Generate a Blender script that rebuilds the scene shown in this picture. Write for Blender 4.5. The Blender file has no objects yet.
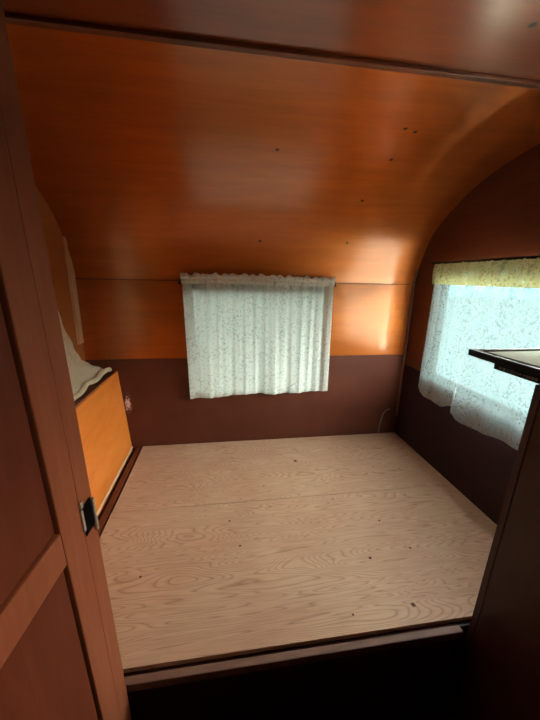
import bpy, bmesh, math, random
from mathutils import Vector, Matrix
random.seed(7)
S = bpy.context.scene
COL = S.collection
Z0 = 0.45                      # height of the bed deck above the trailer floor; z below is measured from the deck

# ------------------------------------------------------------------ camera
cam = bpy.data.cameras.new('camera')
co = bpy.data.objects.new('camera', cam); COL.objects.link(co)
cam.sensor_fit = 'HORIZONTAL'; cam.sensor_width = 36.0
cam.lens = 36.0 * 314.93 / 540.0
cam.clip_start = 0.02; cam.clip_end = 200
def cam_basis(yaw, pitch, roll):
    cy, sy = math.cos(yaw), math.sin(yaw); cp, sp = math.cos(pitch), math.sin(pitch)
    f = Vector((-sy*cp, cy*cp, sp)); r = Vector((cy, sy, 0)); u = r.cross(f)
    cr, sr = math.cos(roll), math.sin(roll)
    return r*cr + u*sr, u*cr - r*sr, f
_r, _u, _f = cam_basis(-0.151, -0.257, 0.020)
m = Matrix((( _r.x, _u.x, -_f.x, -0.212), (_r.y, _u.y, -_f.y, -1.868), (_r.z, _u.z, -_f.z, 1.038 + Z0), (0, 0, 0, 1)))
co.matrix_world = m
S.camera = co

# ------------------------------------------------------------------ world (bright overcast day) and exposure
W = bpy.data.worlds.new('overcast_sky'); S.world = W; W.use_nodes = True
wt = W.node_tree; bg = wt.nodes['Background']
_tc = wt.nodes.new('ShaderNodeTexCoord'); _sx = wt.nodes.new('ShaderNodeSeparateXYZ'); _rp = wt.nodes.new('ShaderNodeValToRGB')
wt.links.new(_tc.outputs['Generated'], _sx.inputs[0]); wt.links.new(_sx.outputs['Z'], _rp.inputs['Fac']); wt.links.new(_rp.outputs['Color'], bg.inputs['Color'])
_e = _rp.color_ramp.elements
_e[0].position = 0.08; _e[0].color = (0.014, 0.030, 0.030, 1)      # hazy skyline
_e[1].position = 0.24; _e[1].color = (1.0, 0.95, 0.90, 1)          # bright cloud cover
_z = _e.new(0.50); _z.color = (1.0, 0.95, 0.90, 1)
_z = _e.new(0.74); _z.color = (0.45, 0.44, 0.43, 1)
_z = _e.new(0.95); _z.color = (0.16, 0.16, 0.16, 1)                # zenith dimmed so more light falls low across the bed
bg.inputs['Strength'].default_value = 82.0
S.view_settings.view_transform = 'Standard'; S.view_settings.look = 'None'
S.view_settings.gamma = 1.0; S.view_settings.use_curve_mapping = False
S.view_settings.exposure = 0.0
S.cycles.max_bounces = 12; S.cycles.diffuse_bounces = 6; S.cycles.transparent_max_bounces = 12
S.cycles.sample_clamp_indirect = 6.0
S.cycles.use_denoising = True

# ------------------------------------------------------------------ materials
def newmat(name):
    mt = bpy.data.materials.new(name); mt.use_nodes = True
    nt = mt.node_tree; b = nt.nodes['Principled BSDF']
    return mt, nt, b
def N(nt, t, **kw):
    n = nt.nodes.new(t)
    for k, v in kw.items():
        if hasattr(n, k): setattr(n, k, v)
        else: n.inputs[k].default_value = v
    return n
def ramp(nt, stops):
    r = nt.nodes.new('ShaderNodeValToRGB'); e = r.color_ramp.elements
    while len(e) < len(stops): e.new(0.5)
    for k, (p, c) in enumerate(stops):
        e[k].position = p; e[k].color = (*c, 1) if len(c) == 3 else c
    return r
def L(nt, a, b): nt.links.new(a, b)

def wood(name, c_dark, c_mid, c_light, stretch=(1.2, 9, 9), rough=0.35, coat=0.6, coat_rough=0.16, knots=False, spec=0.4, bump=0.02, sheen=None, pin=(), ior=1.5):
    mt, nt, b = newmat(name)
    tc = N(nt, 'ShaderNodeTexCoord'); mp = N(nt, 'ShaderNodeMapping'); mp.inputs['Scale'].default_value = stretch
    L(nt, tc.outputs['Object'], mp.inputs['Vector'])
    n1 = N(nt, 'ShaderNodeTexNoise', Scale=2.0, Detail=6.0, Roughness=0.6, Distortion=0.5)
    n2 = N(nt, 'ShaderNodeTexNoise', Scale=9.0, Detail=4.0, Roughness=0.7)
    L(nt, mp.outputs[0], n1.inputs['Vector']); L(nt, mp.outputs[0], n2.inputs['Vector'])
    mx = N(nt, 'ShaderNodeMix'); mx.inputs['Factor'].default_value = 0.3
    L(nt, n1.outputs['Fac'], mx.inputs['A']); L(nt, n2.outputs['Fac'], mx.inputs['B'])
    r = ramp(nt, [(0.28, c_dark), (0.5, c_mid), (0.72, c_light)])
    L(nt, mx.outputs[0], r.inputs['Fac'])
    out = r.outputs['Color']
    if knots:
        v = N(nt, 'ShaderNodeTexVoronoi', Scale=2.2); v.inputs['Randomness'].default_value = 1.0
        L(nt, tc.outputs['Object'], v.inputs['Vector'])
        kr = ramp(nt, [(0.012, (0.12, 0.06, 0.03)), (0.028, (1, 1, 1))])
        L(nt, v.outputs['Distance'], kr.inputs['Fac'])
        mm = N(nt, 'ShaderNodeMix', data_type='RGBA', blend_type='MULTIPLY'); mm.inputs['Factor'].default_value = 1
        L(nt, out, mm.inputs['A']); L(nt, kr.outputs['Color'], mm.inputs['B']); out = mm.outputs['Result']
    mask = None
    for (kx, ky, kz) in pin:               # pin knots
        d = N(nt, 'ShaderNodeVectorMath', operation='DISTANCE'); d.inputs[1].default_value = (kx, ky, kz + Z0)
        L(nt, N(nt, 'ShaderNodeNewGeometry').outputs['Position'], d.inputs[0])
        rr = N(nt, 'ShaderNodeMapRange', interpolation_type='SMOOTHSTEP'); rr.inputs['From Min'].default_value = 0.004; rr.inputs['From Max'].default_value = 0.011
        L(nt, d.outputs['Value'], rr.inputs['Value'])
        mk = N(nt, 'ShaderNodeMix', data_type='RGBA'); L(nt, rr.outputs[0], mk.inputs['Factor'])
        mk.inputs['A'].default_value = (0.03, 0.01, 0.005, 1); L(nt, out, mk.inputs['B']); out = mk.outputs['Result']
        if mask is None: mask = rr.outputs[0]
        else:
            mu = N(nt, 'ShaderNodeMath', operation='MULTIPLY'); L(nt, mask, mu.inputs[0]); L(nt, rr.outputs[0], mu.inputs[1]); mask = mu.outputs[0]
    L(nt, out, b.inputs['Base Color'])
    b.inputs['Coat IOR'].default_value = ior
    b.inputs['Roughness'].default_value = rough
    b.inputs['Specular IOR Level'].default_value = spec
    b.inputs['Coat Weight'].default_value = coat; b.inputs['Coat Roughness'].default_value = coat_rough
    bp = N(nt, 'ShaderNodeBump', Strength=bump * 10, Distance=0.002)
    L(nt, n2.outputs['Fac'], bp.inputs['Height']); L(nt, bp.outputs[0], b.inputs['Normal'])
    if sheen:                              # warm sheen of the wood fibres under the varnish
        gl = N(nt, 'ShaderNodeBsdfGlossy', Roughness=sheen[1]); gl.inputs['Color'].default_value = (*sheen[0], 1)
        if mask is not None:
            cm = N(nt, 'ShaderNodeMix', data_type='RGBA'); L(nt, mask, cm.inputs['Factor']); cm.inputs['A'].default_value = (0.02, 0.008, 0.004, 1)
            r2 = ramp(nt, [(0.3, tuple(0.72*c for c in sheen[0])), (0.7, tuple(sheen[0]))]); L(nt, mx.outputs[0], r2.inputs['Fac'])
            L(nt, r2.outputs['Color'], cm.inputs['B']); L(nt, cm.outputs['Result'], gl.inputs['Color'])
        ms = N(nt, 'ShaderNodeMixShader'); ms.inputs['Fac'].default_value = sheen[2]
        o_ = nt.nodes['Material Output']
        L(nt, b.outputs[0], ms.inputs[1]); L(nt, gl.outputs[0], ms.inputs[2]); L(nt, ms.outputs[0], o_.inputs['Surface'])
    return mt

PINS = [(0.469, -0.679, 1.542), (0.424, -0.692, 1.543), (0.476, -0.51, 1.508), (0.47, -0.27, 1.406), (0.006, -0.514, 1.51), (0.484, -0.078, 1.232), (-0.006, -0.074, 1.226), (0.45, -1.129, 1.567)]
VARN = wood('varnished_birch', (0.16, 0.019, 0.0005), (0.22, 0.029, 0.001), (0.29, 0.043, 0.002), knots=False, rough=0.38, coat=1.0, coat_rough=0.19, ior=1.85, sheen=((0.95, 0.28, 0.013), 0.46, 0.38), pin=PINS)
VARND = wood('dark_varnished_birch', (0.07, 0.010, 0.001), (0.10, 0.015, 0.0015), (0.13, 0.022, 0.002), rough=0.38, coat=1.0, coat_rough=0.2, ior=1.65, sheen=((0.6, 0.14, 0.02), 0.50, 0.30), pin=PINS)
WALLW_SHADE = wood('varnished_wall_shaded', (0.07, 0.013, 0.004), (0.10, 0.020, 0.005), (0.13, 0.028, 0.007), stretch=(9, 1.5, 9), coat=0.1, rough=0.45)  # wall wood darkened: the right wall's backlit shade is in the colour
WALLW_LIT = wood('varnished_wall_lit', (0.34, 0.10, 0.022), (0.42, 0.13, 0.028), (0.5, 0.16, 0.035), stretch=(9, 1.5, 9), coat=0.1, rough=0.45)  # same wood made lighter: the light on the left wall is in the colour
PANEL = wood('orange_plywood', (0.66, 0.165, 0.022), (0.77, 0.225, 0.035), (0.84, 0.27, 0.05), stretch=(9, 2, 6), coat=0.25)
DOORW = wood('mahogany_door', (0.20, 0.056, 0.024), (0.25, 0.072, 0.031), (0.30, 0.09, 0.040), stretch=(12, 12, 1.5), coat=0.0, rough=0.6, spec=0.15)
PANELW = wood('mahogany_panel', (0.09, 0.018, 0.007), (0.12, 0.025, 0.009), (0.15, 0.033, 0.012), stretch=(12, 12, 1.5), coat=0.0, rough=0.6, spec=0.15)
DARKW = wood('dark_trim_wood', (0.09, 0.024, 0.010), (0.13, 0.035, 0.016), (0.17, 0.05, 0.022), stretch=(2, 9, 9), coat=0.2)
PALEW = wood('pale_trim_wood', (0.60, 0.36, 0.20), (0.70, 0.44, 0.26), (0.78, 0.52, 0.32), stretch=(9, 9, 2), coat=0.2)
SEAMW = wood('seam_wood', (0.10, 0.018, 0.004), (0.14, 0.026, 0.005), (0.18, 0.034, 0.007), stretch=(2, 9, 9), coat=0.3)
RAILW = wood('worn_rail_wood', (0.12, 0.055, 0.035), (0.18, 0.09, 0.06), (0.25, 0.14, 0.095), stretch=(2, 9, 9), coat=0.0, rough=0.6)
GALW = wood('galley_dark_wood', (0.026, 0.004, 0.003), (0.036, 0.006, 0.004), (0.05, 0.009, 0.006), stretch=(9, 9, 1.5), coat=0.1, rough=0.55)

def plain(name, c, rough=0.5, metal=0.0, spec=0.5):
    mt, nt, b = newmat(name)
    n = N(nt, 'ShaderNodeTexNoise', Scale=60.0, Detail=3.0)
    r = ramp(nt, [(0.3, tuple(x*0.85 for x in c)), (0.7, tuple(min(1, x*1.1) for x in c))])
    tc = N(nt, 'ShaderNodeTexCoord'); L(nt, tc.outputs['Object'], n.inputs['Vector'])
    L(nt, n.outputs['Fac'], r.inputs['Fac']); L(nt, r.outputs['Color'], b.inputs['Base Color'])
    b.inputs['Roughness'].default_value = rough; b.inputs['Metallic'].default_value = metal
    b.inputs['Specular IOR Level'].default_value = spec
    return mt
BLACK = plain('black_enamel', (0.010, 0.009, 0.009), 0.5, 0.0, 0.12)
WHITE_EN = plain('pale_enamel', (0.38, 0.42, 0.35), 0.85, 0.0, 0.0)
CHROME = plain('worn_aluminium', (0.62, 0.55, 0.48), 0.38, 0.85)
VOID = plain('slot_shade_black', (0.006, 0.005, 0.005), 0.9, 0.0, 0.0)  # shade inside the latch slot, put into a flat black
BEAD = plain('dull_metal_bead', (0.25, 0.26, 0.25), 0.6, 0.3)
FLOORM = plain('dark_linoleum', (0.025, 0.018, 0.016), 0.6)
ALU = plain('window_frame_paint', (0.012, 0.011, 0.010), 0.8, 0.0, 0.0)
WIRE = plain('dull_grey_wire', (0.22, 0.19, 0.19), 0.5)
BOUNCE = plain('bounce_pale', (0.80, 0.72, 0.58), 1.0, 0.0, 0.0)  # high albedo for the added light-bouncing slab outside
GROUND = plain('outside_ground', (0.020, 0.031, 0.033), 1.0, 0.0, 0.0)

# dark painted hardboard of the lower walls, with a pale flaking scuff near the left corner
def wainscot_mat():
    mt, nt, b = newmat('dark_hardboard')
    tc = N(nt, 'ShaderNodeTexCoord')
    n = N(nt, 'ShaderNodeTexNoise', Scale=5.0, Detail=5.0); L(nt, tc.outputs['Object'], n.inputs['Vector'])
    r = ramp(nt, [(0.3, (0.085, 0.022, 0.010)), (0.7, (0.115, 0.032, 0.016))]); L(nt, n.outputs['Fac'], r.inputs['Fac'])
    # scuff
    mp = N(nt, 'ShaderNodeMapping'); mp.inputs['Location'].default_value = (0.785/0.05, 0, -(0.285+Z0)/0.15)
    mp.inputs['Scale'].default_value = (1/0.05, 0, 1/0.15); L(nt, tc.outputs['Object'], mp.inputs['Vector'])
    g = N(nt, 'ShaderNodeTexGradient', gradient_type='SPHERICAL'); L(nt, mp.outputs[0], g.inputs['Vector'])
    n2 = N(nt, 'ShaderNodeTexNoise', Scale=85.0, Detail=4.0, Roughness=0.7); L(nt, tc.outputs['Object'], n2.inputs['Vector'])
    ml = N(nt, 'ShaderNodeMath', operation='MULTIPLY'); L(nt, g.outputs['Fac'], ml.inputs[0]); L(nt, n2.outputs['Fac'], ml.inputs[1])
    r2 = ramp(nt, [(0.32, (0, 0, 0)), (0.43, (0.9, 0.9, 0.9))]); L(nt, ml.outputs[0], r2.inputs['Fac'])
    mx = N(nt, 'ShaderNodeMix', data_type='RGBA'); L(nt, r2.outputs['Color'], mx.inputs['Factor'])
    L(nt, r.outputs['Color'], mx.inputs['A']); mx.inputs['B'].default_value = (0.8, 0.62, 0.62, 1)
    L(nt, mx.outputs['Result'], b.inputs['Base Color'])
    b.inputs['Roughness'].default_value = 0.5; b.inputs['Specular IOR Level'].default_value = 0.3
    return mt
WAINS = wainscot_mat()

# raw fir plywood of the bed deck, with wild grain and a few known knots
KNOTS = [(0.393, -1.147, .010), (0.332, -0.958, .008), (0.192, -0.275, .013), (-0.161, -0.838, .006), (-0.519, -0.927, .006),
         (0.513, -0.934, .006), (-0.20, -0.70, .006), (0.182, -1.151, .005), (0.30, -0.62, .005), (0.46, -0.78, .006), (-0.02, -0.48, .005)]
def plywood_mat():
    mt, nt, b = newmat('raw_fir_plywood')
    geo = N(nt, 'ShaderNodeNewGeometry')
    P = geo.outputs['Position']
    mp = N(nt, 'ShaderNodeMapping'); mp.inputs['Scale'].default_value = (0.55, 4.4, 1); L(nt, P, mp.inputs['Vector'])
    n1 = N(nt, 'ShaderNodeTexNoise', Scale=1.7, Detail=2.5, Roughness=0.5, Distortion=0.4); L(nt, mp.outputs[0], n1.inputs['Vector'])
    # contour lines of a smooth field = rotary cut grain
    mu = N(nt, 'ShaderNodeMath', operation='MULTIPLY'); mu.inputs[1].default_value = 52.0; L(nt, n1.outputs['Fac'], mu.inputs[0])
    fr = N(nt, 'ShaderNodeMath', operation='FRACT'); L(nt, mu.outputs[0], fr.inputs[0])
    gr = ramp(nt, [(0.0, (0.57, 0.37, 0.25)), (0.35, (0.62, 0.41, 0.275)), (0.7, (0.62, 0.41, 0.275)), (0.92, (0.42, 0.255, 0.16)), (1.0, (0.57, 0.37, 0.25))])
    L(nt, fr.outputs[0], gr.inputs['Fac'])
    n3 = N(nt, 'ShaderNodeTexNoise', Scale=2.4, Detail=3.0); L(nt, P, n3.inputs['Vector'])
    r3 = ramp(nt, [(0.35, (0.92, 0.83, 0.80)), (0.65, (1.0, 1.0, 0.98))]); L(nt, n3.outputs['Fac'], r3.inputs['Fac'])
    m1 = N(nt, 'ShaderNodeMix', data_type='RGBA', blend_type='MULTIPLY'); m1.inputs['Factor'].default_value = 1
    L(nt, gr.outputs['Color'], m1.inputs['A']); L(nt, r3.outputs['Color'], m1.inputs['B'])
    mpf = N(nt, 'ShaderNodeMapping'); mpf.inputs['Scale'].default_value = (12, 160, 1); L(nt, P, mpf.inputs['Vector'])
    nf = N(nt, 'ShaderNodeTexNoise', Scale=1.0, Detail=3.0); L(nt, mpf.outputs[0], nf.inputs['Vector'])
    rf = ramp(nt, [(0.3, (0.88, 0.86, 0.85)), (0.6, (1, 1, 1))]); L(nt, nf.outputs['Fac'], rf.inputs['Fac'])
    m2 = N(nt, 'ShaderNodeMix', data_type='RGBA', blend_type='MULTIPLY'); m2.inputs['Factor'].default_value = 1
    L(nt, m1.outputs['Result'], m2.inputs['A']); L(nt, rf.outputs['Color'], m2.inputs['B'])
    out = m2.outputs['Result']
    for (kx, ky, kr) in KNOTS:
        d = N(nt, 'ShaderNodeVectorMath', operation='DISTANCE'); d.inputs[1].default_value = (kx, ky, Z0)
        L(nt, P, d.inputs[0])
        rr = N(nt, 'ShaderNodeMapRange', interpolation_type='SMOOTHSTEP'); rr.inputs['From Min'].default_value = kr*0.5; rr.inputs['From Max'].default_value = kr*1.0
        L(nt, d.outputs['Value'], rr.inputs['Value'])
        mk = N(nt, 'ShaderNodeMix', data_type='RGBA'); L(nt, rr.outputs[0], mk.inputs['Factor'])
        mk.inputs['A'].default_value = (0.10, 0.032, 0.012, 1); L(nt, out, mk.inputs['B']); out = mk.outputs['Result']
    L(nt, out, b.inputs['Base Color'])
    b.inputs['Roughness'].default_value = 0.62; b.inputs['Specular IOR Level'].default_value = 0.25
    return mt
PLY = plywood_mat()
WAINS_SHADE = plain('shaded_wainscot', (0.030, 0.010, 0.012), 0.6, 0.0, 0.2)  # wainscot colour darkened for the shade below the right window

def cloth_mat(name, col, trans_col, lace=0.3, pat=70.0, translucency=0.5, motif=0.58):
    mt = bpy.data.materials.new(name); mt.use_nodes = True; nt = mt.node_tree; nt.nodes.clear()
    out = N(nt, 'ShaderNodeOutputMaterial')
    tc = N(nt, 'ShaderNodeTexCoord')
    vo = N(nt, 'ShaderNodeTexVoronoi', Scale=pat); L(nt, tc.outputs['Object'], vo.inputs['Vector'])
    no = N(nt, 'ShaderNodeTexNoise', Scale=16.0, Detail=3.0, Roughness=0.6); L(nt, tc.outputs['Object'], no.inputs['Vector'])
    # holes: cells' centres, clustered by a larger floral noise
    r1 = ramp(nt, [(0.12, (1, 1, 1)), (0.30, (0, 0, 0))]); L(nt, vo.outputs['Distance'], r1.inputs['Fac'])
    r2 = ramp(nt, [(0.42, (0.15, 0.15, 0.15)), (0.6, (1, 1, 1))]); L(nt, no.outputs['Fac'], r2.inputs['Fac'])
    ho = N(nt, 'ShaderNodeMath', operation='MULTIPLY'); L(nt, r1.outputs['Color'], ho.inputs[0]); L(nt, r2.outputs['Color'], ho.inputs[1])
    ma = N(nt, 'ShaderNodeMath', operation='MULTIPLY_ADD'); L(nt, ho.outputs[0], ma.inputs[0]); ma.inputs[1].default_value = 0.5; ma.inputs[2].default_value = lace
    dif = N(nt, 'ShaderNodeBsdfDiffuse'); dif.inputs['Color'].default_value = (*col, 1)
    tl = N(nt, 'ShaderNodeBsdfTranslucent'); tl.inputs['Color'].default_value = (*trans_col, 1)
    ms = N(nt, 'ShaderNodeMixShader'); ms.inputs['Fac'].default_value = translucency
    L(nt, dif.outputs[0], ms.inputs[1]); L(nt, tl.outputs[0], ms.inputs[2])
    # darker woven motif: small leaf-like flecks gathered in sprays
    nf = N(nt, 'ShaderNodeTexNoise', Scale=78.0, Detail=2.0, Roughness=0.5, Distortion=0.6); L(nt, tc.outputs['Object'], nf.inputs['Vector'])
    rm = ramp(nt, [(0.53, (1, 1, 1)), (0.62, (motif, motif, motif))]); L(nt, nf.outputs['Fac'], rm.inputs['Fac'])
    nb_ = N(nt, 'ShaderNodeTexNoise', Scale=9.0, Detail=2.0); L(nt, tc.outputs['Object'], nb_.inputs['Vector'])
    rb_ = ramp(nt, [(0.36, (0.1, 0.1, 0.1)), (0.58, (1, 1, 1))]); L(nt, nb_.outputs['Fac'], rb_.inputs['Fac'])
    for sh, c in ((dif, col), (tl, trans_col)):
        mm = N(nt, 'ShaderNodeMix', data_type='RGBA'); L(nt, rb_.outputs['Color'], mm.inputs['Factor']); mm.inputs['A'].default_value = (1, 1, 1, 1); L(nt, rm.outputs['Color'], mm.inputs['B'])
        mk = N(nt, 'ShaderNodeMix', data_type='RGBA', blend_type='MULTIPLY'); mk.inputs['Factor'].default_value = 1; mk.inputs['A'].default_value = (*c, 1); L(nt, mm.outputs['Result'], mk.inputs['B'])
        L(nt, mk.outputs['Result'], sh.inputs['Color'])
    tr = N(nt, 'ShaderNodeBsdfTransparent')
    m2 = N(nt, 'ShaderNodeMixShader'); L(nt, ma.outputs[0], m2.inputs['Fac']); L(nt, ms.outputs[0], m2.inputs[1]); L(nt, tr.outputs[0], m2.inputs[2])
    L(nt, m2.outputs[0], out.inputs['Surface'])
    return mt
LACE = cloth_mat('white_lace', (0.80, 0.82, 0.76), (0.048, 0.070, 0.072), lace=0.28)
LACE_B = cloth_mat('white_lace_lined', (0.80, 0.83, 0.75), (0.88, 0.86, 0.82), lace=0.0, translucency=0.45, motif=0.72)
LACE_C = cloth_mat('white_lace_doubled', (0.95, 0.95, 0.88), (0.9, 0.9, 0.84), lace=0.0, translucency=0.2, motif=0.85)
LACE_H = cloth_mat('yellow_lace_header', (0.80, 0.80, 0.62), (0.068, 0.070, 0.03), lace=0.0)  # header cloth tinted yellow
CREAM = cloth_mat('cream_cotton', (0.88, 0.80, 0.60), (0.85, 0.74, 0.52), lace=0.0, translucency=0.5, motif=1.0)

def glass_mat(name, tint):
    mt = bpy.data.materials.new(name); mt.use_nodes = True; nt = mt.node_tree; nt.nodes.clear()
    out = N(nt, 'ShaderNodeOutputMaterial'); t = N(nt, 'ShaderNodeBsdfTransparent'); t.inputs['Color'].default_value = (*tint, 1)
    g = N(nt, 'ShaderNodeBsdfGlossy', Roughness=0.02); m_ = N(nt, 'ShaderNodeMixShader'); lw = N(nt, 'ShaderNodeLayerWeight', Blend=0.5)
    pw = N(nt, 'ShaderNodeMath', operation='POWER'); pw.inputs[1].default_value = 5.0; L(nt, lw.outputs['Facing'], pw.inputs[0])
    pa = N(nt, 'ShaderNodeMath', operation='MULTIPLY_ADD'); pa.inputs[1].default_value = 0.5; pa.inputs[2].default_value = 0.03; L(nt, pw.outputs[0], pa.inputs[0])
    L(nt, pa.outputs[0], m_.inputs['Fac']); L(nt, t.outputs[0], m_.inputs[1]); L(nt, g.outputs[0], m_.inputs[2]); L(nt, m_.outputs[0], out.inputs['Surface'])
    return mt
GLASS = glass_mat('window_glass', (0.92, 0.97, 0.96))
GLASS_K = glass_mat('galley_dim_glass', (0.42, 0.39, 0.35))  # tint sets how much light the added galley window gives
GLASS_D = glass_mat('left_dim_glass', (0.24, 0.22, 0.17))  # darkened tint holds back daylight at the left window
GLASS_G = glass_mat('back_dim_glass', (0.19, 0.222, 0.214))  # weaker daylight behind the end-wall curtain is put into this tint

# ------------------------------------------------------------------ mesh helpers
def B(): return bmesh.new()
def box(bm, x0, x1, y0, y1, z0, z1, bevel=0.0):
    vs = [bm.verts.new((x, y, z)) for x in (x0, x1) for y in (y0, y1) for z in (z0, z1)]
    fs = []
    for idx in ((0,1,3,2), (4,6,7,5), (0,4,5,1), (2,3,7,6), (0,2,6,4), (1,5,7,3)):
        fs.append(bm.faces.new([vs[i] for i in idx]))
    if bevel > 0:
        es = list({e for f in fs for e in f.edges})
        bmesh.ops.bevel(bm, geom=es, offset=bevel, segments=2, affect='EDGES', profile=0.6)
    return vs
def prism(bm, pts, vec):                   # closed polygon extruded by vec
    a = [bm.verts.new(p) for p in pts]; v = Vector(vec); b = [bm.verts.new(Vector(p) + v) for p in pts]
    n = len(pts); bm.faces.new(a[::-1]); bm.faces.new(b)
    for i in range(n): bm.faces.new((a[i], a[(i+1) % n], b[(i+1) % n], b[i]))
def tube(bm, pts, r, seg=8):
    rings = []; pts = [Vector(p) for p in pts]
    for i, p in enumerate(pts):
        t = (pts[min(i+1, len(pts)-1)] - pts[max(i-1, 0)]).normalized()
        a = t.orthogonal().normalized() if i == 0 else (rings[-1][1] - t * rings[-1][1].dot(t)).normalized()
        b_ = t.cross(a)
        rings.append(([bm.verts.new(p + (a*math.cos(k*2*math.pi/seg) + b_*math.sin(k*2*math.pi/seg)) * r) for k in range(seg)], a))
    for (r0, _), (r1, _) in zip(rings, rings[1:]):
        for k in range(seg): bm.faces.new((r0[k], r0[(k+1) % seg], r1[(k+1) % seg], r1[k]))
    bm.faces.new(rings[0][0][::-1]); bm.faces.new(rings[-1][0])
def disc(bm, c, axis, r, h, seg=24):
    a = Vector(axis).normalized(); c = Vector(c); tube(bm, [c, c + a*h], r, seg)
def base_of(o):
    v = Vector((0, 0, 0))
    while o is not None: v = v + o.location; o = o.parent
    return v
def obj(name, bm, mat, parent=None, smooth=False):
    me = bpy.data.meshes.new(name)
    bmesh.ops.recalc_face_normals(bm, faces=bm.faces)
    off = base_of(parent)
    for v in bm.verts: v.co = v.co + Vector((0, 0, Z0)) - off
    bm.to_mesh(me); bm.free()
    if smooth:
        for p in me.polygons: p.use_smooth = True
    me.materials.append(mat)
    o = bpy.data.objects.new(name, me); COL.objects.link(o)
    if parent: o.parent = parent
    return o
def tag(o, label, cat, group=None):
    o['label'] = label; o['category'] = cat
    if group: o['group'] = group
    return o
def thing(name, label, cat, loc, group=None):
    o = bpy.data.objects.new(name, None); COL.objects.link(o); o.empty_display_size = 0.05
    o.location = (loc[0], loc[1], loc[2] + Z0); return tag(o, label, cat, group)
def struct(name, bm, mat, parent=None, smooth=False):
    o = obj(name, bm, mat, parent, smooth)
    if parent is None: o['kind'] = 'structure'
    return o

# ------------------------------------------------------------------ the shell
XW = 0.975; XL = 0.992; YF = -3.5; ZF = -Z0
PROF = [(0.0, 1.012), (-0.008, 1.06), (-0.035, 1.14), (-0.085, 1.245), (-0.155, 1.325), (-0.25, 1.395), (-0.38, 1.465), (-0.53, 1.515),
        (-0.68, 1.542), (-0.85, 1.556), (-0.965, 1.5615), (-1.10, 1.566), (-1.6, 1.575), (-2.4, 1.575), (-3.2, 1.55), (YF, 1.52)]
def spline(P, n):                          # Catmull-Rom through the roof's profile
    out = []
    for i in range(len(P)-1):
        p0 = Vector(P[max(i-1, 0)]); p1 = Vector(P[i]); p2 = Vector(P[i+1]); p3 = Vector(P[min(i+2, len(P)-1)])
        for k in range(n):
            t = k/n
            out.append(0.5*((2*p1) + (p2-p0)*t + (2*p0-5*p1+4*p2-p3)*t*t + (3*p1-p0-3*p2+p3)*t**3))
    out.append(Vector(P[-1])); return [(v.x, v.y) for v in out]
PR = spline(PROF, 4)
def roof_z(y):
    for (ya, za), (yb, zb) in zip(PR, PR[1:]):
        if yb <= y <= ya: return za + (zb-za)*(y-ya)/(yb-ya) if yb != ya else za
    return PR[-1][1]
def roof_off(i, d):                        # profile point moved d outward
    a = Vector(PR[max(i-1, 0)]); b_ = Vector(PR[min(i+1, len(PR)-1)]); t = (b_-a).normalized()
    n = Vector((-t.y, t.x))
    if i == 0: n = Vector((1, 0))
    if n.dot(Vector((1, 1))) < 0: n = -n
    return Vector(PR[i]) + n*d

bm = B(); box(bm, -XL-0.035, XW+0.035, YF-0.03, 0.035, ZF-0.04, ZF); struct('floor', bm, FLOORM)

# ceiling: bent plywood sheet sweeping down into the end wall
def roof_sheet(name, i0, i1, mat):
    bm = B(); rows = []
    for i in range(i0, i1+1):
        p = PR[i]; q = roof_off(i, 0.03)
        rows.append([bm.verts.new((x, y, z)) for (x, (y, z)) in ((-XL-0.03, p), (XW+0.03, p), (XW+0.03, q), (-XL-0.03, q))])
    for a, b_ in zip(rows, rows[1:]):
        for k in range(4): bm.faces.new((a[k], a[(k+1) % 4], b_[(k+1) % 4], b_[k]))
    bm.faces.new(rows[0]); bm.faces.new(rows[-1][::-1])
    o = struct(name, bm, mat, smooth=True)
    mo = o.modifiers.new('edge', 'EDGE_SPLIT'); mo.split_angle = math.radians(40)
iS = min(range(len(PR)), key=lambda i: abs(PR[i][0] + 0.965))
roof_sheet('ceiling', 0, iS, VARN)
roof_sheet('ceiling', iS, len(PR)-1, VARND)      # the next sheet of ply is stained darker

def wall_x(name, xa, xb, holes, mat):      # side wall following the roof, with rectangular openings (y0,y1,z0,z1)
    ys = sorted({round(y, 4) for y, _ in PR} | {h[k] for h in holes for k in (0, 1)})
    bm = B()
    for ya, yb in zip(ys, ys[1:]):
        ym = (ya+yb)/2; cuts = sorted([(h[2], h[3]) for h in holes if h[0] < ym < h[1]])
        z = ZF
        for (c0, c1) in cuts + [(None, None)]:
            if c0 is None:
                pts = [(xa, ya, z), (xa, yb, z), (xa, yb, roof_z(yb)+0.012), (xa, ya, roof_z(ya)+0.012)]
            else:
                pts = [(xa, ya, z), (xa, yb, z), (xa, yb, c0), (xa, ya, c0)]; 
            if pts[2][2] > z + 1e-4: prism(bm, pts, (xb-xa, 0, 0))
            if c0 is not None: z = c1
    bmesh.ops.remove_doubles(bm, verts=bm.verts, dist=1e-5)
    # drop the doubled inner faces between columns
    seen = {}
    for f in list(bm.faces):
        k = tuple(sorted(v.index for v in f.verts)); 
    bm.verts.index_update()
    for f in list(bm.faces):
        k = tuple(sorted(v.index for v in f.verts)); seen.setdefault(k, []).append(f)
    bmesh.ops.delete(bm, geom=[f for fs in seen.values() if len(fs) > 1 for f in fs], context='FACES_ONLY')
    return struct(name, bm, mat)
WR = (-1.16, -0.25, 0.49, 1.12)            # window in the right wall beside the bed
WK = (-2.15, -1.40, 0.90, 1.46)            # unseen window over the galley, added to light the wardrobe
DR = (-3.25, -2.60, ZF+0.03, 1.25)         # entry doorway, behind the camera
WL = (-1.05, -0.50, 0.58, 1.08)            # unseen window behind the left curtain, added for lighting
wall_x('wall_right', XW, XW+0.035, [WR, WK], WALLW_SHADE)

wall_x('wall_left', -XL-0.035, -XL, [WL], WALLW_LIT)

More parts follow.
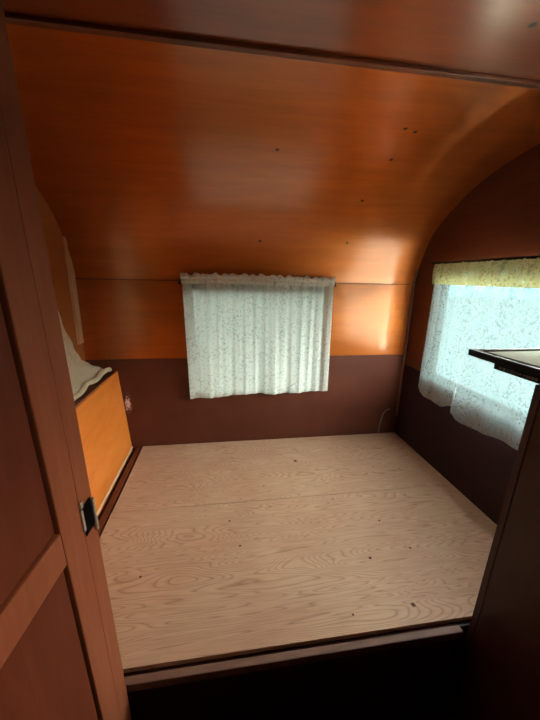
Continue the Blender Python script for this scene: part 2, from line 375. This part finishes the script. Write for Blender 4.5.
WB = (-0.42, 0.425, 0.35, 1.004)
def wall_y(name, ya, yb, z0, z1, hole, mat):
    bm = B()
    XA, XB = (-XL-0.035, XW+0.035) if yb - ya > 0.01 else (-XL, XW)
    if hole is None: box(bm, XA, XB, ya, yb, z0, z1)
    else:
        h0, h1, c0, c1 = hole
        if c0 > z0: box(bm, h0, h1, ya, yb, z0, min(c0, z1))
        if c1 < z1: box(bm, h0, h1, ya, yb, max(c1, z0), z1)
        box(bm, XA, h0, ya, yb, z0, z1); box(bm, h1, XB, ya, yb, z0, z1)
    return struct(name, bm, mat)
wall_y('wall_back', 0.003, 0.035, ZF, 1.012, WB, VARN)
wall_y('wall_front', YF-0.03, YF, ZF, 1.53, None, WALLW_SHADE)
# dark hardboard over the lower part of the end wall and right wall
wall_y('wainscot', -0.002, 0.003, -0.12, 0.562, WB, WAINS).name = 'trim_1'
bm = B(); box(bm, XW-0.005, XW, -1.235, -0.003, -0.12, 0.50); struct('trim_2', bm, WAINS_SHADE)
# batten covering the sheet joint where wall meets the bent ceiling
bm = B(); box(bm, -XL, XW-0.03, -0.0025, 0.004, 1.008, 1.0135); struct('trim_3', bm, SEAMW)
# batten across the ceiling
bm = B(); ySe = -0.965; zs = roof_z(ySe)
box(bm, -XL, 0.80, ySe-0.010, ySe+0.010, zs-0.009, zs+0.006, 0.003); struct('trim_4', bm, DARKW)
# corner mouldings that follow the bend
def corner(name, x0, x1, zlo, zhi_i, w, mat):
    bm = B(); path = [(0.0, zlo)] + [PR[i] for i in range(0, zhi_i)]
    rows = []
    for i, p in enumerate(path):
        a = Vector(path[max(i-1, 0)]); c = Vector(path[min(i+1, len(path)-1)]); t = (c-a).normalized(); n = Vector((-t.y, t.x))
        if n.dot(Vector((-1, -1))) < 0: n = -n
        if i <= 1: n = Vector((-1, 0))
        q = Vector(p) + n*w
        rows.append([bm.verts.new((x, y, z)) for (x, (y, z)) in ((x0, p), (x1, p), (x1, q), (x0, q))])
    for a, c in zip(rows, rows[1:]):
        for k in range(4): bm.faces.new((a[k], a[(k+1) % 4], c[(k+1) % 4], c[k]))
    bm.faces.new(rows[0]); bm.faces.new(rows[-1][::-1])
    return struct(name, bm, mat)
bm = B(); prism(bm, [(-XL, -0.068, 0.665), (-XL, -0.006, 0.665)] + [(-XL, y, roof_z(y)-0.001) for y in (-0.006, -0.02, -0.035, -0.05, -0.068)], (0.008, 0, 0))
prism(bm, [(-XL+0.008, -0.068, 0.665), (-XL+0.008, -0.058, 0.665), (-XL+0.008, -0.058, roof_z(-0.058)-0.002), (-XL+0.008, -0.068, roof_z(-0.068)-0.002)], (0.005, 0, 0))
struct('trim_5', bm, PALEW)
corner('trim_6', XW-0.014, XW-0.005, 0.13, 7, 0.012, RAILW)

# windows
def window_x(name, x, hole, glass):
    y0, y1, z0, z1 = hole; s = 1 if x > 0 else -1; w = 0.025
    xa, xb = sorted((x+s*0.0005, x+s*0.0345))
    bm = B()
    box(bm, xa, xb, y0, y0+w, z0, z1, .003); box(bm, xa, xb, y1-w, y1, z0, z1, .003)
    box(bm, xa, xb, y0+w, y1-w, z0, z0+w, .003); box(bm, xa, xb, y0+w, y1-w, z1-w, z1, .003)
    o = struct(name, bm, ALU)
    xm = x+s*0.016; bm = B(); box(bm, xm-0.0015, xm+0.0015, y0+w-.004, y1-w+.004, z0+w-.004, z1-w+.004); obj('window_pane', bm, glass, o)
    return o
window_x('window_1', XW, WR, GLASS); window_x('added_galley_window', XW, WK, GLASS_K); window_x('window_3', -XL, WL, GLASS_D)
h0, h1, c0, c1 = WB; w = 0.025
bm = B(); box(bm, h0, h0+w, 0.008, 0.03, c0, c1, .003); box(bm, h1-w, h1, 0.008, 0.03, c0, c1, .003)
box(bm, h0+w, h1-w, 0.008, 0.03, c0, c0+w, .003); box(bm, h0+w, h1-w, 0.008, 0.03, c1-w, c1, .003)
w2 = struct('window_2', bm, ALU)
bm = B(); box(bm, h0+w-.004, h1-w+.004, 0.0175, 0.0205, c0+w-.004, c1-w+.004); obj('window_pane', bm, GLASS_G, w2)

bm = B(); box(bm, -40, 40, -40, 40, ZF-0.75, ZF-0.65); struct('ground', bm, GROUND)  # ground plane added outside for lighting
bm = B(); prism(bm, [(1.6, -30, ZF-0.66), (24, -30, ZF-0.66), (4.3, -1.3, ZF-0.66), (4.3, 4.5, ZF-0.66), (2.5, 4.5, ZF-0.66), (2.5, -1.3, ZF-0.66), (1.6, -1.3, ZF-0.66)], (0, 0, 0.04)); struct('bounce_slab', bm, BOUNCE)  # unseen pale slab added to bounce skylight up through the right window


# ------------------------------------------------------------------ the bed platform
bp = thing('bed_platform', 'bare plywood bed platform filling the end of the trailer', 'bed', (0.1, -0.6, ZF))
YB = -0.004; YS = -0.585; YE = -1.205
bm = B(); box(bm, -0.722, XW-0.008, YS+0.0012, YB-0.002, -0.016, 0, 0.001); obj('deck_sheet', bm, PLY, bp)
bm = B(); box(bm, -0.724, XW-0.008, YE, YS-0.0012, -0.016, 0, 0.001); obj('deck_sheet', bm, PLY, bp)
bm = B(); box(bm, -0.74, 0.506, YE-0.034, YE-0.012, -0.036, -0.008, 0.004); q = obj('front_rail', bm, RAILW, bp); q['label'] = 'brown front rail with worn edge'
bm = B(); box(bm, -0.74, XW-0.01, YE-0.012, YE+0.008, ZF+0.001, -0.018); obj('front_panel', bm, GALW, bp)
bm = B(); box(bm, -0.764, -0.732, YE, YB-0.004, -0.05, -0.006, 0.004); obj('side_rail', bm, DARKW, bp)
bm = B()
for y in (-0.03, -0.6, -1.16): box(bm, -0.72, XW-0.02, y-0.02, y+0.02, -0.09, -0.017)
obj('cross_bearer', bm, DARKW, bp)

# ------------------------------------------------------------------ locker along the left wall
lk = thing('side_locker', 'low wall locker with orange plywood front left of the bed', 'locker', (-0.88, -0.6, ZF))
bm = B(); prism(bm, [(-0.784, 0, -0.03), (-0.824, 0, 0.492), (-0.838, 0, 0.492), (-0.798, 0, -0.03)], (0, -1.22, 0))
for v in bm.verts: v.co.y += -0.004
obj('front_panel', bm, PANEL, lk)
bm = B(); box(bm, -XL+0.002, -0.838, -1.224, -0.005, 0.468, 0.482, 0.002); q = obj('top_board', bm, DARKW, lk)
bm = B(); prism(bm, [(-0.785, -0.006, -0.002), (-0.786, -0.006, 0.006), (-0.779, -0.006, -0.002)], (0, -1.2, 0)); q = obj('base_bead', bm, PALEW, lk); q['label'] = 'pale bead along the foot of the panel'

# ------------------------------------------------------------------ curtains
def sheet(bm, fn, nu, nv):
    g = [[bm.verts.new(fn(i/nu, j/nv)) for j in range(nv+1)] for i in range(nu+1)]
    for i in range(nu):
        for j in range(nv): bm.faces.new((g[i][j], g[i+1][j], g[i+1][j+1], g[i][j+1]))
def lerp(a, b_, t): return a + (b_-a)*t
def piece(tbl, x):
    for (x0, y0), (x1, y1) in zip(tbl, tbl[1:]):
        if x <= x1:
            t = max(0, min(1, (x-x0)/(x1-x0))); t = t*t*(3-2*t); return lerp(y0, y1, t)
    return tbl[-1][1]
rf = random.Random(3)
def pleats(n, seed):
    r_ = random.Random(seed); ph = [(r_.uniform(0.75, 1.25)*n*k, r_.uniform(0, 6.28), a) for k, a in ((1, 1.0), (0.55, 0.7), (1.7, 0.45), (2.6, 0.25))]
    return lambda s: sum(a*math.sin(2*math.pi*f*s + p) for f, p, a in ph) / 1.7

# end wall
cb = thing('curtain', 'white lace curtain on the end wall above the head of the bed', 'curtain', (0, -0.04, 0.32), 'lace curtains')
pf = pleats(15, 5); pb = pleats(5, 9)
def back_fn(s, t):                         # t: 0 at the rod, 1 at the hem
    x = lerp(-0.432, 0.436, s) + 0.004*pf(s+0.4)*t + 0.006*math.sin(9*s+2)*t + lerp(0, 0.010 if s < 0.5 else 0.006, t)
    zb = piece([(0, 0.318), (0.2, 0.327), (0.45, 0.338), (0.75, 0.335), (0.93, 0.340), (1, 0.345)], s)
    z = lerp(1.020 + 0.004*math.sin(5*s), zb, t)
    a = 0.010*(1-t)**1.1 + 0.0025
    y = -0.040 - a*pf(s) - 0.016*(0.3+0.7*t)*pb(s) - 0.004*t
    return (x, y, z)
bm = B(); sheet(bm, back_fn, 220, 40); obj('panel', bm, LACE_B, cb, True)
ph = pleats(26, 2); ph2 = pleats(17, 12)
def head_fn(s, t):
    x = lerp(-0.437, 0.440, s)
    z = 1.017 + 0.030*t + 0.007*ph2(s)*t + 0.004*math.sin(5*s) + (0.006*t if s < 0.02 else 0)
    y = -0.044 - 0.010*math.sin(t*math.pi*1.1) - 0.006*ph(s)*(0.4+0.6*t)
    return (x, y, z)
bm = B(); sheet(bm, head_fn, 260, 6)
def pocket_fn(s, t):
    a = t*math.pi*2
    return (lerp(-0.434, 0.438, s), -0.042 - 0.009*math.cos(a) - 0.0025*ph(s), 1.008 + 0.014*math.sin(a) + 0.004*math.sin(5*s))
sheet(bm, pocket_fn, 220, 10)
obj('header', bm, LACE_C, cb, True)
bm = B(); tube(bm, [(lerp(-0.437, 0.441, k/10), -0.042, 1.008 + 0.004*math.sin(5*k/10)) for k in range(11)], 0.004); obj('rod', bm, ALU, cb, True)
for s in (0.0, 1.0):
    bm = B(); x = lerp(-0.445, 0.446, s); box(bm, x-0.004, x+0.004, -0.045, -0.003, 0.990, 1.006, 0.001)
    obj('rod_bracket', bm, BLACK, cb)

# right wall
cr = thing('curtain', 'white lace curtain glowing over the bright window in the right wall', 'curtain', (0.94, -0.7, 0.4), 'lace curtains')
pr1 = pleats(11, 21); pr2 = pleats(5, 23)
def right_fn(s, t):
    y = lerp(-0.240, -1.20, s)
    y += (0.010*t*math.sin(20*s)) + lerp(0, -0.02, t)*(1 if s < 0.05 else 0)*0
    u = (y+0.222)/(-0.958)
    zb = piece([(0, 0.425), (0.05, 0.400), (0.12, 0.385), (0.2, 0.385), (0.28, 0.415), (0.325, 0.425), (0.345, 0.40), (0.43, 0.378), (0.66, 0.405), (1, 0.40)], s)
    z = lerp(1.020, zb, t)
    a = 0.005*(1-t) + 0.003
    fold = 0.030*max(0, t-0.35)/0.65
    st = max(0, min(1, (s-0.30)/0.045)); st = st*st*(3-2*st)
    x = 0.932 - a*pr1(s) - 0.009*t*pr2(s) - fold*(st*math.exp(-max(0, s-0.335)*2.2))
    if s < 0.05: x += 0.0
    return (x, y, z)
bm = B(); sheet(bm, right_fn, 300, 44); obj('panel', bm, LACE, cr, True)
pr3 = pleats(24, 31)
def rhead_fn(s, t):
    return (0.930 - 0.006*math.sin(t*math.pi) - 0.004*pr3(s)*(0.5+0.5*t), lerp(-0.236, -1.205, s), 1.018 + 0.108*t + 0.004*pr3(s+0.3)*t)
bm = B(); sheet(bm, rhead_fn, 240, 10); q = obj('header', bm, LACE_H, cr, True); q['label'] = 'yellow-tinted gathered header band'
bm = B(); tube(bm, [(0.934, -0.21, 1.128), (0.934, -1.2, 1.128)], 0.006); q = obj('rod', bm, BLACK, cr, True)

# left wall: pulled to one side, its foot bunched on the locker top
cl = thing('curtain', 'cream cotton curtain drawn along the left wall, foot bunched on the locker', 'curtain', (-0.93, -0.7, 0.48))
pl = pleats(7, 41)
def left_fn(s, t):
    yf = piece([(0, -0.40), (0.20, -0.375), (0.46, -0.315), (0.67, -0.25), (0.80, -0.195), (0.88, -0.13), (0.95, -0.055), (1.0, -0.03)], t)
    y = lerp(yf, -1.16, s)
    z = lerp(1.10, 0.492, min(1, t*1.0))
    z = max(z, 0.500)
    k = max(0, (t-0.80)/0.20)
    x = -0.946 + 0.006*pl(s)*min(1, s*8) + 0.020*t + 0.055*k*k*(1 - 0.2*s) + 0.010*k*math.sin(26*s+1)
    if k > 0: z += 0.010*k*math.sin(31*s) * k + 0.006
    return (x, y, z)
bm = B(); sheet(bm, left_fn, 120, 50); obj('panel', bm, CREAM, cl, True)
bm = B()
hem = []
for i in range(60):
    s = i/59; p = left_fn(s, 1.0)
    hem.append((p[0] + 0.004 + 0.008*math.sin(17*s), p[1], max(0.498, p[2] + 0.004 + 0.006*math.sin(13*s))))
tube(bm, hem, 0.013, 10); obj('hem', bm, CREAM, cl, True)
bm = B(); tube(bm, [(-0.945, -0.40, 1.105), (-0.945, -1.18, 1.105)], 0.005); obj('rod', bm, ALU, cl, True)

# ------------------------------------------------------------------ wardrobe at the left, door toward the aisle
wd = thing('wardrobe', 'tall dark wooden wardrobe with framed panel door at the left edge', 'wardrobe', (-0.74, -1.6, ZF))
V = Vector((0.082, 0.9966, 0)).normalized(); NR = Vector((V.y, -V.x, 0)); O = Vector((-0.4785, -1.272, 0))
def dbox(bm, u0, u1, z0, z1, d0, d1, bevel=0.0):     # u toward the camera, d outward from the door face
    vs = box(bm, 0, 1, 0, 1, 0, 1) if False else None
    b2 = bmesh.new(); box(b2, u0, u1, d0, d1, z0, z1, bevel)
    mp = {}
    for v in b2.verts:
        p = O - V*(v.co.x + 0.05*v.co.z - 0.022) + NR*v.co.y; mp[v] = bm.verts.new((p.x, p.y, v.co.z))
    for f in b2.faces: bm.faces.new([mp[v] for v in f.verts])
    b2.free()
TOP = 1.55
bm = B(); dbox(bm, 0, 0.045, ZF, TOP, -0.022, 0.0, 0.002); obj('corner_post', bm, DOORW, wd)
dr = None
bm = B(); dbox(bm, 0.0462, 0.106, ZF+0.05, TOP-0.03, -0.020, 0.001, 0.003)
dr = obj('door', bm, DOORW, wd)
UE = 0.56
bm = B(); dbox(bm, UE-0.06, UE, ZF+0.05, TOP-0.03, -0.020, 0.001, 0.003); obj('stile', bm, DOORW, dr)
for a, c in ((0.548, 0.616), (TOP-0.10, TOP-0.03), (ZF+0.05, ZF+0.14)):
    bm = B(); dbox(bm, 0.1065, UE-0.061, a, c, -0.020, 0.0005, 0.003); obj('rail', bm, DOORW, dr)
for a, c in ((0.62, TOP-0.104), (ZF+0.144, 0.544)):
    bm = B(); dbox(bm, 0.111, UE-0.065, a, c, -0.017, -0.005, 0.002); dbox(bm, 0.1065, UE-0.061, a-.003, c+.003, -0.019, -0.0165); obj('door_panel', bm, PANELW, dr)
# latch
bm = B(); dbox(bm, 0.010, 0.042, 0.545, 0.612, 0.0003, 0.002, 0.0005); lt = obj('latch', bm, VOID, wd); lt['label'] = 'dark latch slot between worn metal flanges'
bm = B(); dbox(bm, 0.002, 0.010, 0.528, 0.606, 0.0, 0.006, 0.002); obj('flange', bm, CHROME, lt)
bm = B(); dbox(bm, 0.043, 0.050, 0.562, 0.610, 0.0, 0.005, 0.002); obj('flange', bm, CHROME, lt)
bm = B(); dbox(bm, 0.038, 0.047, 0.612, 0.626, 0.0, 0.004, 0.0015); obj('flange', bm, CHROME, lt)
bm = B(); box(bm, -XL+0.002, -0.515, -1.325, -1.312, ZF, TOP); obj('end_panel', bm, DOORW, wd)

# ------------------------------------------------------------------ galley cabinet and cooktop at the right
gc = thing('galley_cabinet', 'dark galley cabinet standing at the right foot of the bed', 'cabinet', (0.75, -1.8, ZF))
bm = B(); prism(bm, [(0.510, -1.236, ZF+0.001), (XW-0.012, -1.236, ZF+0.001), (XW-0.012, -1.236, 0.795), (0.548, -1.236, 0.795)], (0, -0.018, 0)); obj('end_panel', bm, GALW, gc)
bm = B(); prism(bm, [(0.512, -1.256, ZF+0.06), (0.550, -1.256, 0.79), (0.566, -1.256, 0.79), (0.528, -1.256, ZF+0.06)], (0, -1.1, 0)); q = obj('face_panel', bm, GALW, gc)
bm = B(); box(bm, 0.535, XW-0.012, -2.37, -1.256, 0.783, 0.797, 0.002); obj('worktop', bm, GALW, gc)
bm = B(); box(bm, 0.53, XW-0.012, -2.37, -2.352, ZF+0.001, 0.783); obj('end_panel', bm, GALW, gc)

ck = thing('cooktop', 'pale enamel cooktop with black rim jutting over the bed from the galley', 'cooktop', (0.72, -1.2, 0.797))
CX0, CX1, CY0, CY1 = 0.553, 0.90, -1.55, -1.000
bm = B(); 
box(bm, CX0, CX0+0.018, CY0, CY1, 0.812, 0.832, 0.003); box(bm, CX1-0.018, CX1, CY0, CY1, 0.812, 0.832, 0.003)
box(bm, CX0+0.018, CX1-0.018, CY1-0.018, CY1, 0.812, 0.832, 0.003); box(bm, CX0+0.018, CX1-0.018, CY0, CY0+0.018, 0.812, 0.832, 0.003)
obj('rim', bm, BLACK, ck)
bm = B(); box(bm, CX0+0.016, CX1-0.016, CY0+0.016, CY1-0.016, 0.806, 0.826, 0.002); obj('top_plate', bm, WHITE_EN, ck)
bm = B(); tube(bm, [(CX0+0.019, CY1-0.02, 0.8325), (CX0+0.019, CY0+0.02, 0.8325)], 0.002, 6); q = obj('rim_bead', bm, BEAD, ck); q['label'] = 'bright metal bead'
bm = B(); box(bm, CX0-0.002, CX0+0.012, CY0+0.02, -1.105, 0.797, 0.815, 0.002); nb = obj('name_strip', bm, BLACK, ck); nb['label'] = 'black strip with faint raised grey marks'
bm = B()
rr = random.Random(5); y = -1.125
while y > -1.23:                          # faint worn raised marks, not readable in the photo
    hgt = rr.uniform(0.003, 0.007); wdt = rr.uniform(0.003, 0.008)
    box(bm, CX0-0.0032, CX0-0.0015, y-wdt, y, 0.806-hgt/2, 0.806+hgt/2); y -= wdt + rr.uniform(0.002, 0.006)
obj('raised_mark', bm, WIRE, nb)
bm = B(); box(bm, CX0+0.03, CX1, CY0, -1.24, 0.797, 0.812); obj('body', bm, BLACK, ck)
for (bx, by) in ((0.73, -1.17), (0.73, -1.41)):
    bm = B(); disc(bm, (bx, by, 0.826), (0, 0, 1), 0.035, 0.008); bu = obj('burner', bm, BLACK, ck)
    for k in range(4):
        bm = B(); a = k*math.pi/2; tube(bm, [(bx+0.03*math.cos(a), by+0.03*math.sin(a), 0.838), (bx+0.085*math.cos(a), by+0.085*math.sin(a), 0.838), (bx+0.088*math.cos(a), by+0.088*math.sin(a), 0.826)], 0.003, 6)
        obj('grate_arm', bm, BLACK, bu)

# ------------------------------------------------------------------ small things
bm = B(); tube(bm, [(0.842, -0.012, 0.0), (0.843, -0.012, 0.05), (0.85, -0.012, 0.10), (0.858, -0.012, 0.14), (0.872, -0.014, 0.168), (0.89, -0.014, 0.18), (0.905, -0.012, 0.182)], 0.004, 8)
tag(obj('bent_wire', bm, WIRE, None, True), 'thin bent grey wire standing against the dark wall in the right corner', 'wire')
